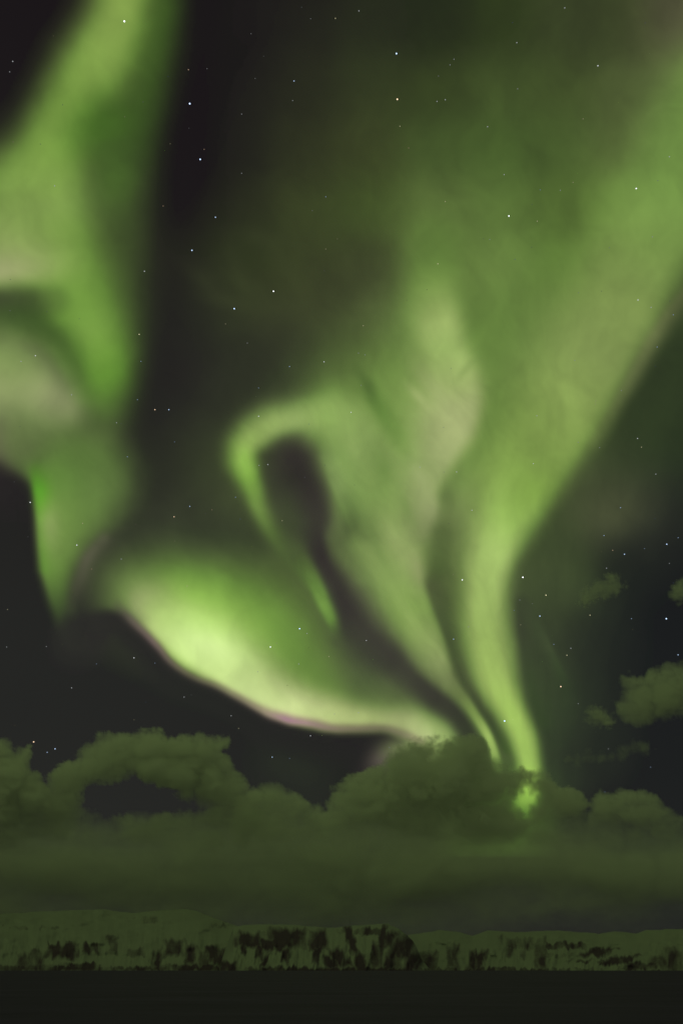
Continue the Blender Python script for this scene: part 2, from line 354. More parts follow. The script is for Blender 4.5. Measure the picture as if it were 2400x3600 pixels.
    # slanting streaks through the folds
    for pts, w, c, a in (([(925, 870), (960, 915), (1005, 965)], 9, (172, 192, 118), .45), ([(755, 925), (795, 990), (832, 1075)], 13, (154, 186, 104), .5), ([(716, 930), (762, 1000), (800, 1085)], 8, (116, 150, 78), .35),
                         ([(852, 1010), (880, 1075), (872, 1150)], 17, (106, 140, 70), .5), ([(868, 1165), (905, 1240), (950, 1330)], 15, (152, 178, 102), .5), ([(835, 1180), (868, 1265), (905, 1345)], 9, (112, 142, 76), .4),
                         ([(900, 1090), (930, 1160), (962, 1235)], 9, (116, 146, 78), .4), ([(930, 1040), (968, 1100), (992, 1180)], 11, (156, 178, 112), .4), ([(890, 1330), (940, 1420), (990, 1500)], 11, (144, 174, 94), .4), ([(870, 900), (905, 975), (940, 1040)], 9, (110, 144, 70), .35)):
        S.ribbon(M, [(*pts[0], w, w, c, 0), (*pts[1], w, w, c, a), (*pts[2], w, w, c, 0)], 2)
    # hook: ring top and left leg
    S.ribbon(M, [(780, 990, 50, 30, (140, 178, 92), .7), (735, 965, 46, 32, (142, 180, 92), .9), (680, 968, 44, 26, (144, 176, 96), .95), (620, 985, 46, 30, (150, 184, 96), 1), (575, 1015, 40, 30, (152, 190, 92), 1), (562, 1050, 34, 26, (142, 190, 78), 1), (578, 1100, 26, 22, (128, 178, 68), 1), (600, 1165, 20, 26, (118, 150, 70), .95), (630, 1225, 20, 38, (98, 128, 58), .8), (670, 1285, 18, 34, (82, 104, 52), .55), (708, 1330, 13, 30, (88, 116, 56), .7), (735, 1385, 11, 26, (112, 150, 70), .95), (752, 1425, 9, 20, (104, 142, 66), .8), (768, 1475, 9, 18, (78, 90, 56), .4)], 2.3)
    S.ribbon(None, [(674, 1056, 48, 50, (48, 45, 44), .97), (678, 1098, 66, 68, (44, 42, 41), 1), (694, 1140, 62, 60, (48, 46, 44), 1), (708, 1190, 50, 44, (52, 53, 47), .92), (722, 1230, 32, 22, (46, 44, 44), .95), (738, 1290, 16, 24, (50, 46, 46), 1), (762, 1350, 16, 34, (52, 50, 48), 1), (790, 1410, 24, 40, (52, 50, 50), 1), (830, 1460, 40, 36, (54, 52, 52), 1), (890, 1510, 46, 30, (56, 55, 52), .95), (950, 1560, 40, 18, (58, 58, 52), .95), (1005, 1600, 34, 16, (54, 54, 48), .95), (1050, 1645, 28, 14, (50, 52, 44), .95), (1085, 1700, 28, 14, (48, 54, 40), .9)], 3)
    S.blob(M, 662, 1190, 36, 80, -14, (62, 70, 48), .85)
    S.blob(None, 735, 1170, 30, 70, -20, (52, 50, 48), .7)
    S.ribbon(M, [(745, 1050, 10, 26, (128, 156, 92), .3), (768, 1110, 10, 26, (124, 152, 88), .7), (790, 1165, 9, 20, (112, 140, 78), .7), (806, 1205, 8, 14, (96, 118, 66), .5)])
    S.ribbon(M, [(690, 1300, 10, 20, (84, 106, 54), .4), (715, 1340, 8, 20, (98, 130, 62), .8), (738, 1388, 7, 20, (118, 162, 72), .95), (755, 1428, 6, 16, (108, 148, 66), .85), (768, 1475, 8, 16, (78, 90, 56), .3)])
    S.ribbon(M, [(800, 1480, 40, 50, (66, 74, 52), .5), (840, 1560, 40, 50, (70, 84, 54), .6), (900, 1600, 30, 40, (84, 98, 60), .6)], 2)
    # --- right column
    R = 'right'
    S.ribbon(R, [(1680, 260, 150, 90, (110, 145, 70), .9), (1570, 430, 120, 90, (112, 146, 70), .9), (1510, 560, 130, 84, (118, 148, 72), .9), (1450, 700, 130, 70, (126, 148, 76), .95), (1395, 820, 150, 60, (130, 152, 80), 1), (1340, 930, 140, 54, (132, 157, 78), 1), (1280, 1030, 130, 50, (130, 160, 74), 1), (1225, 1120, 125, 48, (130, 166, 72), 1),
                 (1170, 1200, 80, 50, (144, 184, 84), 1), (1130, 1270, 56, 46, (160, 196, 100), 1), (1112, 1340, 46, 48, (162, 196, 100), 1), (1108, 1420, 44, 54, (158, 192, 96), 1), (1120, 1490, 46, 56, (156, 190, 92), 1), (1135, 1560, 42, 46, (156, 190, 90), 1), (1170, 1630, 32, 30, (156, 194, 86), 1), (1198, 1690, 28, 28, (160, 200, 88), 1), (1214, 1750, 26, 26, (160, 202, 88), 1), (1216, 1815, 26, 26, (150, 200, 74), 1), (1208, 1845, 24, 24, (140, 190, 66), .8), (1204, 1885, 22, 22, (110, 150, 60), .0)], 3)
    S.blob(R, 1215, 1140, 50, 34, -40, (130, 172, 64), .35)
    S.blob(R, 1125, 1290, 30, 70, 16, (168, 204, 106), .5)
    S.ribbon(R, [(1600, 640, 10, 24, (110, 104, 70), .3), (1500, 770, 14, 20, (128, 126, 80), .4), (1435, 890, 12, 16, (126, 130, 80), .35), (1360, 1020, 12, 14, (100, 110, 60), .3)])
    S.ribbon(R, [(1190, 1385, 10, 20, (52, 58, 44), .6), (1196, 1450, 10, 20, (54, 58, 46), .8), (1212, 1560, 9, 20, (52, 66, 42), .7), (1240, 1660, 9, 20, (50, 70, 40), .5)])
    S.blob(V, 1262, 1345, 52, 110, 14, (66, 76, 48), .7)
    S.blob(V, 1255, 1550, 40, 130, -8, (56, 66, 44), .55)
    S.blob(V, 1405, 1185, 60, 44, -20, (80, 84, 56), .6)
    # thin ray on the far right
    Y = 'ray'
    S.ribbon(Y, [(1205, 1385, 10, 6, (60, 68, 52), .2), (1235, 1440, 14, 7, (62, 74, 50), .8), (1262, 1490, 14, 7, (66, 78, 52), .9), (1290, 1545, 16, 9, (54, 70, 46), .7), (1302, 1600, 24, 12, (48, 60, 42), .5), (1295, 1680, 30, 14, (44, 54, 40), .3)], 2)
    S.C[..., 1] *= 1 - .05 * np.clip((S.C[..., 1] - 130) / 40, 0, 1) * np.clip((235 - S.C[..., 1]) / 30, 0, 1)
    return S
# --- END SKY FORMS

# --- MATERIALS ------------------------------------------------------------------------
def new_mat(name):
    m = bpy.data.materials.new(name)
    m.use_nodes = True
    m.node_tree.nodes.clear()
    return m, m.node_tree.nodes, m.node_tree.links

def glow_mat(name, color, density):
    m, n, l = new_mat(name)
    e = n.new('ShaderNodeEmission'); o = n.new('ShaderNodeOutputMaterial')
    e.inputs['Color'].default_value = (*color, 1); e.inputs['Strength'].default_value = density
    l.new(e.outputs[0], o.inputs['Volume'])
    return m

def cloud_mat(name, albedo, density, aniso=0.0):
    m, n, l = new_mat(name)
    s = n.new('ShaderNodeVolumePrincipled'); o = n.new('ShaderNodeOutputMaterial')
    s.inputs['Color'].default_value = (*albedo, 1)
    s.inputs['Density'].default_value = density
    s.inputs['Anisotropy'].default_value = aniso
    l.new(s.outputs[0], o.inputs['Volume'])
    return m

def star_mat(name, color, strength):
    m, n, l = new_mat(name)
    e = n.new('ShaderNodeEmission'); o = n.new('ShaderNodeOutputMaterial')
    e.inputs['Color'].default_value = (*color, 1); e.inputs['Strength'].default_value = strength
    l.new(e.outputs[0], o.inputs['Surface'])
    m.cycles.emission_sampling = 'NONE'
    return m

# --- SEA ------------------------------------------------------------------------------
def sea():
    m, n, l = new_mat('dark_sea')
    b = n.new('ShaderNodeBsdfPrincipled'); o = n.new('ShaderNodeOutputMaterial')
    tc = n.new('ShaderNodeTexCoord')
    mp = n.new('ShaderNodeMapping'); mp.inputs['Scale'].default_value = (.02, .05, 1)
    nz = n.new('ShaderNodeTexNoise'); nz.inputs['Scale'].default_value = 1.0; nz.inputs['Detail'].default_value = 8; nz.inputs['Roughness'].default_value = .65
    cr = n.new('ShaderNodeValToRGB')
    cr.color_ramp.elements[0].position = .3; cr.color_ramp.elements[0].color = (.075, .052, .15, 1)
    cr.color_ramp.elements[1].position = .7; cr.color_ramp.elements[1].color = (.112, .078, .21, 1)
    bp = n.new('ShaderNodeBump'); bp.inputs['Strength'].default_value = .5; bp.inputs['Distance'].default_value = 1.2
    l.new(tc.outputs['Object'], mp.inputs[0]); l.new(mp.outputs[0], nz.inputs['Vector']); l.new(nz.outputs['Fac'], cr.inputs[0])
    l.new(cr.outputs[0], b.inputs['Base Color']); l.new(nz.outputs['Fac'], bp.inputs['Height']); l.new(bp.outputs[0], b.inputs['Normal'])
    b.inputs['Roughness'].default_value = .75
    b.inputs['Specular IOR Level'].default_value = .03
    l.new(b.outputs[0], o.inputs['Surface'])
    S = 60000.0
    xs = np.array([-S, S]); ys = np.array([-2000, S])
    V = [(xs[0], ys[0], 0), (xs[1], ys[0], 0), (xs[1], ys[1], 0), (xs[0], ys[1], 0)]
    tag(mesh_obj('sea', V, [(0, 1, 2, 3)], m), 'dark calm fjord water below the snowy mountains', 'sea', kind='structure')

# --- MOUNTAINS ------------------------------------------------------------------------
def snow_mat():
    m, n, l = new_mat('snow_and_rock')
    b = n.new('ShaderNodeBsdfPrincipled'); o = n.new('ShaderNodeOutputMaterial')
    at = n.new('ShaderNodeAttribute'); at.attribute_name = 'rock'
    tc = n.new('ShaderNodeTexCoord')
    nz = n.new('ShaderNodeTexNoise'); nz.inputs['Scale'].default_value = .012; nz.inputs['Detail'].default_value = 6
    mu = n.new('ShaderNodeMath'); mu.operation = 'MULTIPLY_ADD'; mu.inputs[1].default_value = .3; mu.inputs[2].default_value = -.15
    ad = n.new('ShaderNodeMath'); ad.operation = 'ADD'
    cr = n.new('ShaderNodeValToRGB')
    cr.color_ramp.elements[0].position = .1; cr.color_ramp.elements[0].color = (.37, .37, .40, 1)
    cr.color_ramp.elements[1].position = .95; cr.color_ramp.elements[1].color = (.105, .068, .13, 1)
    l.new(tc.outputs['Object'], nz.inputs['Vector']); l.new(nz.outputs['Fac'], mu.inputs[0])
    l.new(mu.outputs[0], ad.inputs[0]); l.new(at.outputs['Fac'], ad.inputs[1]); l.new(ad.outputs[0], cr.inputs[0])
    l.new(cr.outputs[0], b.inputs['Base Color'])
    b.inputs['Roughness'].default_value = .9; b.inputs['Specular IOR Level'].default_value = .1
    l.new(b.outputs[0], o.inputs['Surface'])
    return m

def interp(pts, x):
    p = np.asarray(pts, float)
    return np.interp(x, p[:, 0], p[:, 1])

def mountain(name, label, ridge, shore, r_shore, r_ridge, x0, x1, patches, mat, seed, rough=1.0, hill=380, broken=.7):
    xs = np.arange(x0, x1 + .1, 1.6)
    nt = 64
    t = np.linspace(0, 1, nt)
    X, T = np.meshgrid(xs, t)
    top = interp(ridge, X) + 1.3 * fbm(X / 26, X * 0, seed, 4)
    bot = interp(shore, X)
    # steep at the shore cliffs, gentle towards the plateau
    Y = bot + (top - bot) * T ** .85 + 3
    gully = fbm(X / 17 + .15 * Y / 20, Y / 60, seed + 7, 5)
    r_hill = hill * fbm(X / 75, Y / 26, seed + 60, 3) * T * (1.25 - T) * 2
    r = r_shore + (r_ridge - r_shore) * (T ** 1.25) + r_hill + rough * (150 * gully + 45 * fbm(X / 6, Y / 16, seed + 3, 3)) * np.clip(1.5 - 1.6 * T, .25, 1) * np.sin(np.pi * np.clip(T, .02, .98)) ** .5
    d = heading(X, Y)
    P = EYE_P + d * (r / np.hypot(d[..., 0], d[..., 1]))[..., None]
    # the far side of the ridge falls away behind it
    back = []
    for k in range(1, 8):
        q = P[-1].copy()
        s = 1 + .05 * k
        q[:, 0] *= s; q[:, 1] *= s; q[:, 2] = q[:, 2] * (1 - (k / 7) ** 1.6) - 2
        back.append(q)
    P = np.concatenate([P, np.array(back)], 0)
    # bare rock showing through the snow
    rock = np.zeros(X.shape)
    wx = X + 5 * fbm(X / 12, Y / 16, seed + 20, 4); wy = Y + 9 * fbm(X / 9, Y / 40, seed + 21, 4)
    for (ax, bx, ay, by, amt, lean) in patches:
        cx, cyy = (ax + bx) / 2, (ay + by) / 2
        hx, hy = (bx - ax) / 2, (by - ay) / 2
        dx = np.abs(wx - lean * (wy - cyy) - cx) / hx; dy = np.abs(wy - cyy) / hy
        q = np.maximum(dx, dy)
        rock = np.maximum(rock, amt * np.clip((1.35 - q) / .75, 0, 1))
    streak = fbm(X / 11 + .9 * fbm(X / 30, Y / 30, seed + 31, 2), Y / 34, seed + 30, 4, .5)
    rock = np.clip(rock + broken * streak * np.clip(rock * 5, 0, 1) * (1.15 - rock * .4) + .12 * np.clip(streak - .12, 0, 1), 0, 1)
    rock = np.concatenate([rock, np.zeros((7, len(xs)))], 0)
    nr, nc = P.shape[:2]
    idx = np.arange(nr * nc).reshape(nr, nc)
    quads = np.stack([idx[:-1, :-1], idx[:-1, 1:], idx[1:, 1:], idx[1:, :-1]], -1).reshape(-1, 4)
    o = mesh_obj(name, P.reshape(-1, 3), quads, mat)
    at = o.data.attributes.new('rock', 'FLOAT', 'POINT')
    at.data.foreach_set('value', rock.ravel().astype(np.float32))
    tag(o, label, 'mountain', kind='structure')
    return o

def mountains():
    m = snow_mat()
    mountain('mountain', 'long rounded snowy hill with low rocky cliffs along the left shore',
             [(-300, 2104), (-60, 2098), (0, 2096), (90, 2091), (175, 2088), (235, 2086), (280, 2092), (310, 2094), (350, 2090), (425, 2085), (460, 2092), (500, 2108), (530, 2119), (580, 2134), (640, 2160), (700, 2200)],
             [(-300, 2226), (700, 2228)], 9200, 11800, -300, 690,
             [(40, 100, 2186, 2228, .75, 0), (115, 176, 2170, 2203, .9, 0), (60, 130, 2180, 2200, .5, 0), (194, 230, 2168, 2190, .7, 0), (246, 272, 2153, 2190, .75, 0), (292, 330, 2180, 2200, .7, 0), (345, 370, 2186, 2226, .75, 0), (374, 424, 2160, 2196, .85, 0), (425, 452, 2172, 2212, .8, 0),
              (480, 528, 2174, 2214, 1, .4), (455, 478, 2176, 2224, .6, 0), (515, 560, 2205, 2228, 1, .8), (-20, 110, 2216, 2232, .9, 0), (100, 240, 2219, 2232, .9, 0), (150, 230, 2212, 2224, .8, 0), (250, 390, 2221, 2232, .8, 0), (390, 560, 2217, 2232, .9, 0), (290, 310, 2105, 2112, .25, 0), (330, 365, 2104, 2120, .25, 0), (480, 520, 2122, 2132, .3, 0), (-60, 40, 2128, 2133, .3, 0), (60, 150, 2130, 2136, .25, 0)], m, 100, rough=.5)
    mountain('mountain', 'steep flat topped mountain of dark rock streaked with snow gullies in the middle',
             [(500, 2230), (520, 2170), (536, 2128), (560, 2122), (600, 2120), (660, 2121), (720, 2125), (770, 2128), (800, 2124), (850, 2121), (890, 2119), (915, 2130), (934, 2144), (948, 2158), (957, 2174), (967, 2200), (985, 2222), (1000, 2234)],
             [(500, 2231), (860, 2233), (940, 2238), (1000, 2238)], 7800, 8900, 504, 996,
             [(542, 600, 2142, 2176, 1, 0), (552, 566, 2160, 2196, 1, 0), (585, 604, 2170, 2205, .9, 0), (595, 640, 2156, 2178, 1, 0), (620, 696, 2136, 2180, 1, 0), (648, 664, 2175, 2210, 1, -.1), (600, 612, 2190, 2224, .8, -.5), (632, 650, 2170, 2190, .8, 0), (712, 752, 2136, 2178, 1, 0), (718, 736, 2175, 2212, 1, -.2),
              (795, 815, 2126, 2185, 1, .25), (762, 800, 2178, 2222, 1, .6), (746, 775, 2198, 2226, .9, .3), (835, 875, 2132, 2150, .8, 0), (868, 884, 2128, 2170, .9, -.3), (895, 948, 2150, 2210, 1, -.5), (870, 910, 2140, 2180, .9, -.6), (850, 880, 2165, 2224, .8, -.2), (816, 838, 2194, 2232, .9, 0), (880, 930, 2180, 2228, .8, -.3), (930, 970, 2185, 2232, 1, -.4), (600, 1000, 2222, 2240, 1, 0), (770, 830, 2134, 2146, .4, 0), (505, 545, 2210, 2236, 1, 0), (560, 640, 2221, 2236, .8, 0)], m, 200, hill=60, broken=.5)
    mountain('mountain', 'broad smooth snowy plateau with a dark diagonal ledge on the right',
             [(880, 2170), (939, 2144), (1009, 2134), (1054, 2138), (1084, 2146), (1119, 2134), (1184, 2138), (1284, 2134), (1374, 2141), (1410, 2136), (1459, 2141), (1484, 2133), (1568, 2131), (1700, 2128), (1900, 2136)],
             [(880, 2229), (1300, 2231), (1420, 2236), (1568, 2240), (1900, 2244)], 8900, 10800, 880, 1880,
             [(960, 1004, 2190, 2232, .9, 0), (1022, 1054, 2170, 2232, .75, 0), (1030, 1046, 2160, 2180, .5, 0), (1072, 1112, 2184, 2230, .85, -.4), (1148, 1226, 2150, 2180, .55, 0), (1160, 1180, 2175, 2200, .5, 0), (1190, 1206, 2180, 2206, .4, 0), (1222, 1252, 2160, 2228, .6, 0), (1256, 1350, 2166, 2180, .8, -.0), (1340, 1400, 2176, 2196, .95, -2), (1390, 1450, 2194, 2214, 1, -2), (1430, 1500, 2210, 2228, .9, -1.5), (1290, 1420, 2204, 2210, .35, 0),
              (1260, 1330, 2190, 2200, .35, 0), (1524, 1600, 2180, 2240, .6, 0), (1480, 1530, 2196, 2224, .5, .3), (880, 1330, 2224, 2236, .8, 0), (1330, 1700, 2230, 2246, .7, 0), (1600, 1800, 2190, 2230, .6, 0)], m, 300)

# --- AURORA ---------------------------------------------------------------------------
GLOW_DEPTH = 2500.0               # metres of glowing air for a radiance of 1
NIGHT_LIN = srgb2lin(NIGHT)

def hull(cell, Pn, Pf):
    """closed body between a near and a far sheet of points over the cells of a grid"""
    used = np.zeros(Pn.shape[:2], bool)
    used[:-1, :-1] |= cell; used[:-1, 1:] |= cell; used[1:, :-1] |= cell; used[1:, 1:] |= cell
    n = int(used.sum())
    I = np.full(used.shape, -1); I[used] = np.arange(n)
    a, b, c, d = I[:-1, :-1][cell], I[:-1, 1:][cell], I[1:, 1:][cell], I[1:, :-1][cell]
    tri = [np.stack([c, b, a], -1), np.stack([d, c, a], -1)]
    tri += [t[:, ::-1] + n for t in tri]
    # walls along every border edge
    pad = np.pad(cell, 1)
    up, dn, lf, rt = (~pad[:-2, 1:-1])[cell], (~pad[2:, 1:-1])[cell], (~pad[1:-1, :-2])[cell], (~pad[1:-1, 2:])[cell]
    for p, q, k in ((b, a, up), (d, c, dn), (a, d, lf), (c, b, rt)):
        p, q = p[k], q[k]
        tri += [np.stack([q, p, p + n], -1), np.stack([q, p + n, q + n], -1)]
    return np.concatenate([Pn[used], Pf[used]]), np.concatenate(tri)

def pieces(mask, least=14):
    """connected pieces of a mask, small specks dropped"""
    lab = np.where(mask, np.arange(1, mask.size + 1).reshape(mask.shape), 0)
    while True:
        new = lab.copy()
        for ax in (0, 1):
            for sh in (1, -1):
                new = np.maximum(new, np.where(mask, np.roll(lab, sh, ax), 0))
        # jump along labels so that large pieces settle quickly
        flat = np.concatenate([[0], new.ravel()])
        new = np.where(mask, flat[new], 0)
        if (new == lab).all():
            break
        lab = new
    ids, cnt = np.unique(lab[mask], return_counts=True)
    return [lab == i for i, c in zip(ids, cnt) if c >= least]

def shells(name, F, rad, mat, parent, eps=0.0009):
    act = F > eps
    act[0] = act[-1] = False; act[:, 0] = act[:, -1] = False
    # pieces that only meet at a corner still share a cell: grow by one before parting them
    big = act.copy()
    for dy in (-1, 0, 1):
        for dx in (-1, 0, 1):
            big |= np.roll(np.roll(act, dy, 0), dx, 1)
    for pc in pieces(big, 60):
        shell(name, F, rad, mat, parent, act & pc)

def shell(name, F, rad, mat, parent, act):
    """closed body of glowing air whose depth at each heading is F * GLOW_DEPTH"""
    T = np.where(act, F * GLOW_DEPTH, 2.0)
    cell = act[:-1, :-1] | act[:-1, 1:] | act[1:, :-1] | act[1:, 1:]
    D = heading(XX, YY)
    V, tri = hull(cell, EYE_P + D * (rad - T / 2)[..., None], EYE_P + D * (rad + T / 2)[..., None])
    return mesh_obj(name, V, tri, mat, parent)

def auroras():
    S = paint()
    E = np.clip(srgb2lin(np.clip(S.C, 0, 255)) - NIGHT_LIN, 0, None)
    # rays fanning out from the foot of the aurora, and a little mottling
    th = np.arctan2(XX - 1260, 2050 - YY); rr = np.hypot(XX - 1260, YY - 2050)
    rays = fbm(th * 17 + 1.1 * fbm(XX / 170, YY / 170, 71, 3), rr / 300, 72, 5, .62)
    mott = fbm((XX + 40 * fbm(XX / 120, YY / 120, 75, 3)) / 95, (YY + 40 * fbm(XX / 120, YY / 120, 76, 3)) / 120, 73, 5, .55)
    E *= np.clip(1 + (.17 * rays * np.clip((S.W['middle'] + .8 * S.W['right'] + .9 * S.W['veil']), 0, 1) + .24 * mott), .4, 2)[..., None]
    basis = np.array([(.27, 1.0, .04), (.95, 1.0, .50), (1.0, .36, .80), (.74, 1.0, .10)])
    # shares of the four glows that add up to the traced light (non-negative least squares)
    K = np.full(E.shape[:2] + (4,), .05) * E.sum(-1, keepdims=True)
    num = E @ basis.T
    for _ in range(90):
        K = K * num / (K @ (basis @ basis.T) + 1e-9)
    tot = sum(S.W.values()) + 1e-6
    mats = [glow_mat('green_glow', basis[0], 1 / GLOW_DEPTH), glow_mat('pale_glow', basis[1], 1 / GLOW_DEPTH), glow_mat('rosy_glow', basis[2], 1 / GLOW_DEPTH), glow_mat('yellow_glow', basis[3], 1 / GLOW_DEPTH)]
    names = ('green_glow', 'pale_core', 'rosy_fringe', 'yellow_green_glow')
    info = {
        'arc': ('aurora_arc', 'brightest yellow green aurora arc with a sharp rosy lower edge above the clouds'),
        'left': ('aurora_band', 'broad green aurora band falling down the left edge and ending in a narrow curl'),
        'right': ('aurora_column', 'long green aurora column sweeping from the upper right down into the clouds'),
        'middle': ('aurora_curtain', 'folded aurora curtain hooking around a dark oval gap in the middle of the sky'),
        'ray': ('aurora_ray', 'faint thin green aurora ray slanting right of the bright column'),
        'veil': ('aurora_veil', 'thin dim green aurora veil spread over the upper right sky between the brighter bands'),
    }
    rad = 56000.0
    for k, (nm, lab) in info.items():
        root = empty(nm)
        tag(root, lab, 'aurora')
        for j in range(4):
            F = K[..., j] * S.W[k] / tot
            if F.max() > .004:
                shells(names[j], F, rad, mats[j], root)
                rad += 1.15 * float(F.max()) * GLOW_DEPTH + 150    # the glows lie one behind the other

# --- CLOUDS ---------------------------------------------------------------------------
def poly_sdf(P, X, Y):
    P = np.asarray(P, float)
    best = np.full(X.shape, 1e18); inside = np.zeros(X.shape, bool)
    for A, B in zip(P, np.roll(P, -1, 0)):
        d = B - A
        t = np.clip(((X - A[0]) * d[0] + (Y - A[1]) * d[1]) / (d @ d + 1e-9), 0, 1)
        best = np.minimum(best, (X - A[0] - t * d[0]) ** 2 + (Y - A[1] - t * d[1]) ** 2)
        c = (A[1] > Y) != (B[1] > Y)
        with np.errstate(divide='ignore', invalid='ignore'):
            inside ^= c & (X < (B[0] - A[0]) * (Y - A[1]) / (B[1] - A[1]) + A[0])
    return np.where(inside, 1, -1) * np.sqrt(best)

def billow(x, y, seed, oct=4):
    """rounded puffs with creases between them, about -1..1"""
    s, a, t = 0, 1.0, 0
    for k in range(oct):
        s = s + a * (np.abs(lattice_noise(x * 2 ** k + 5.1 * k, y * 2 ** k + 3.7 * k, seed + k)) * 3.2 - 1)
        t += a; a *= .55
    return s / t

def cloud(name, label, poly, rad, mat, seed, amp=14, scale=46, soft=26, depth=1900, holes=(), step=3.0, group=None, fade=None, relief=.35, thin=.4):
    P = np.asarray(poly, float)
    x0, y0 = P.min(0) - 2.2 * amp - 6; x1, y1 = P.max(0) + 2.2 * amp + 6
    xs = np.arange(x0, x1, step); ys = np.arange(y0, y1, step)
    X, Y = np.meshgrid(xs, ys)
    f = poly_sdf(P, X, Y)
    for h, hs in holes:
        f = np.minimum(f, -poly_sdf(h, X, Y) * hs)
    f = f + amp * (.75 * billow(X / scale, Y / scale, seed, 5) + .9 * fbm(X / (scale * 1.6), Y / (scale * 1.6), seed + 50, 5))
    u = np.clip(f / soft, 0, None)
    puff = billow(X / (scale * 1.5) + .5 * fbm(X / scale, Y / scale, seed + 70, 3), Y / (scale * 1.2), seed + 9, 5)
    mass = np.clip(.62 + .5 * puff + .45 * fbm(X / (scale * 2.6), Y / (scale * 2.0), seed + 80, 4), 0, 1.4)
    T = depth * (1 - np.exp(-(u ** 1.3))) * (thin + (1 - thin) * mass)
    if fade is not None:
        T = T * fade(X, Y)
    act = T > depth * .004
    act[0] = act[-1] = False; act[:, 0] = act[:, -1] = False
    T = np.where(act, T, 0) + 6.0
    bump = relief * np.clip(puff, -1, 1.2) * (T - 6)
    cell = act[:-1, :-1] | act[:-1, 1:] | act[1:, :-1] | act[1:, 1:]
    D = heading(X, Y)
    V, tri = hull(cell, EYE_P + D * (rad - T * .5 - bump)[..., None], EYE_P + D * (rad + T * .5)[..., None])
    o = mesh_obj(name, V, tri, mat)
    tag(o, label, 'cloud', group)
    return o

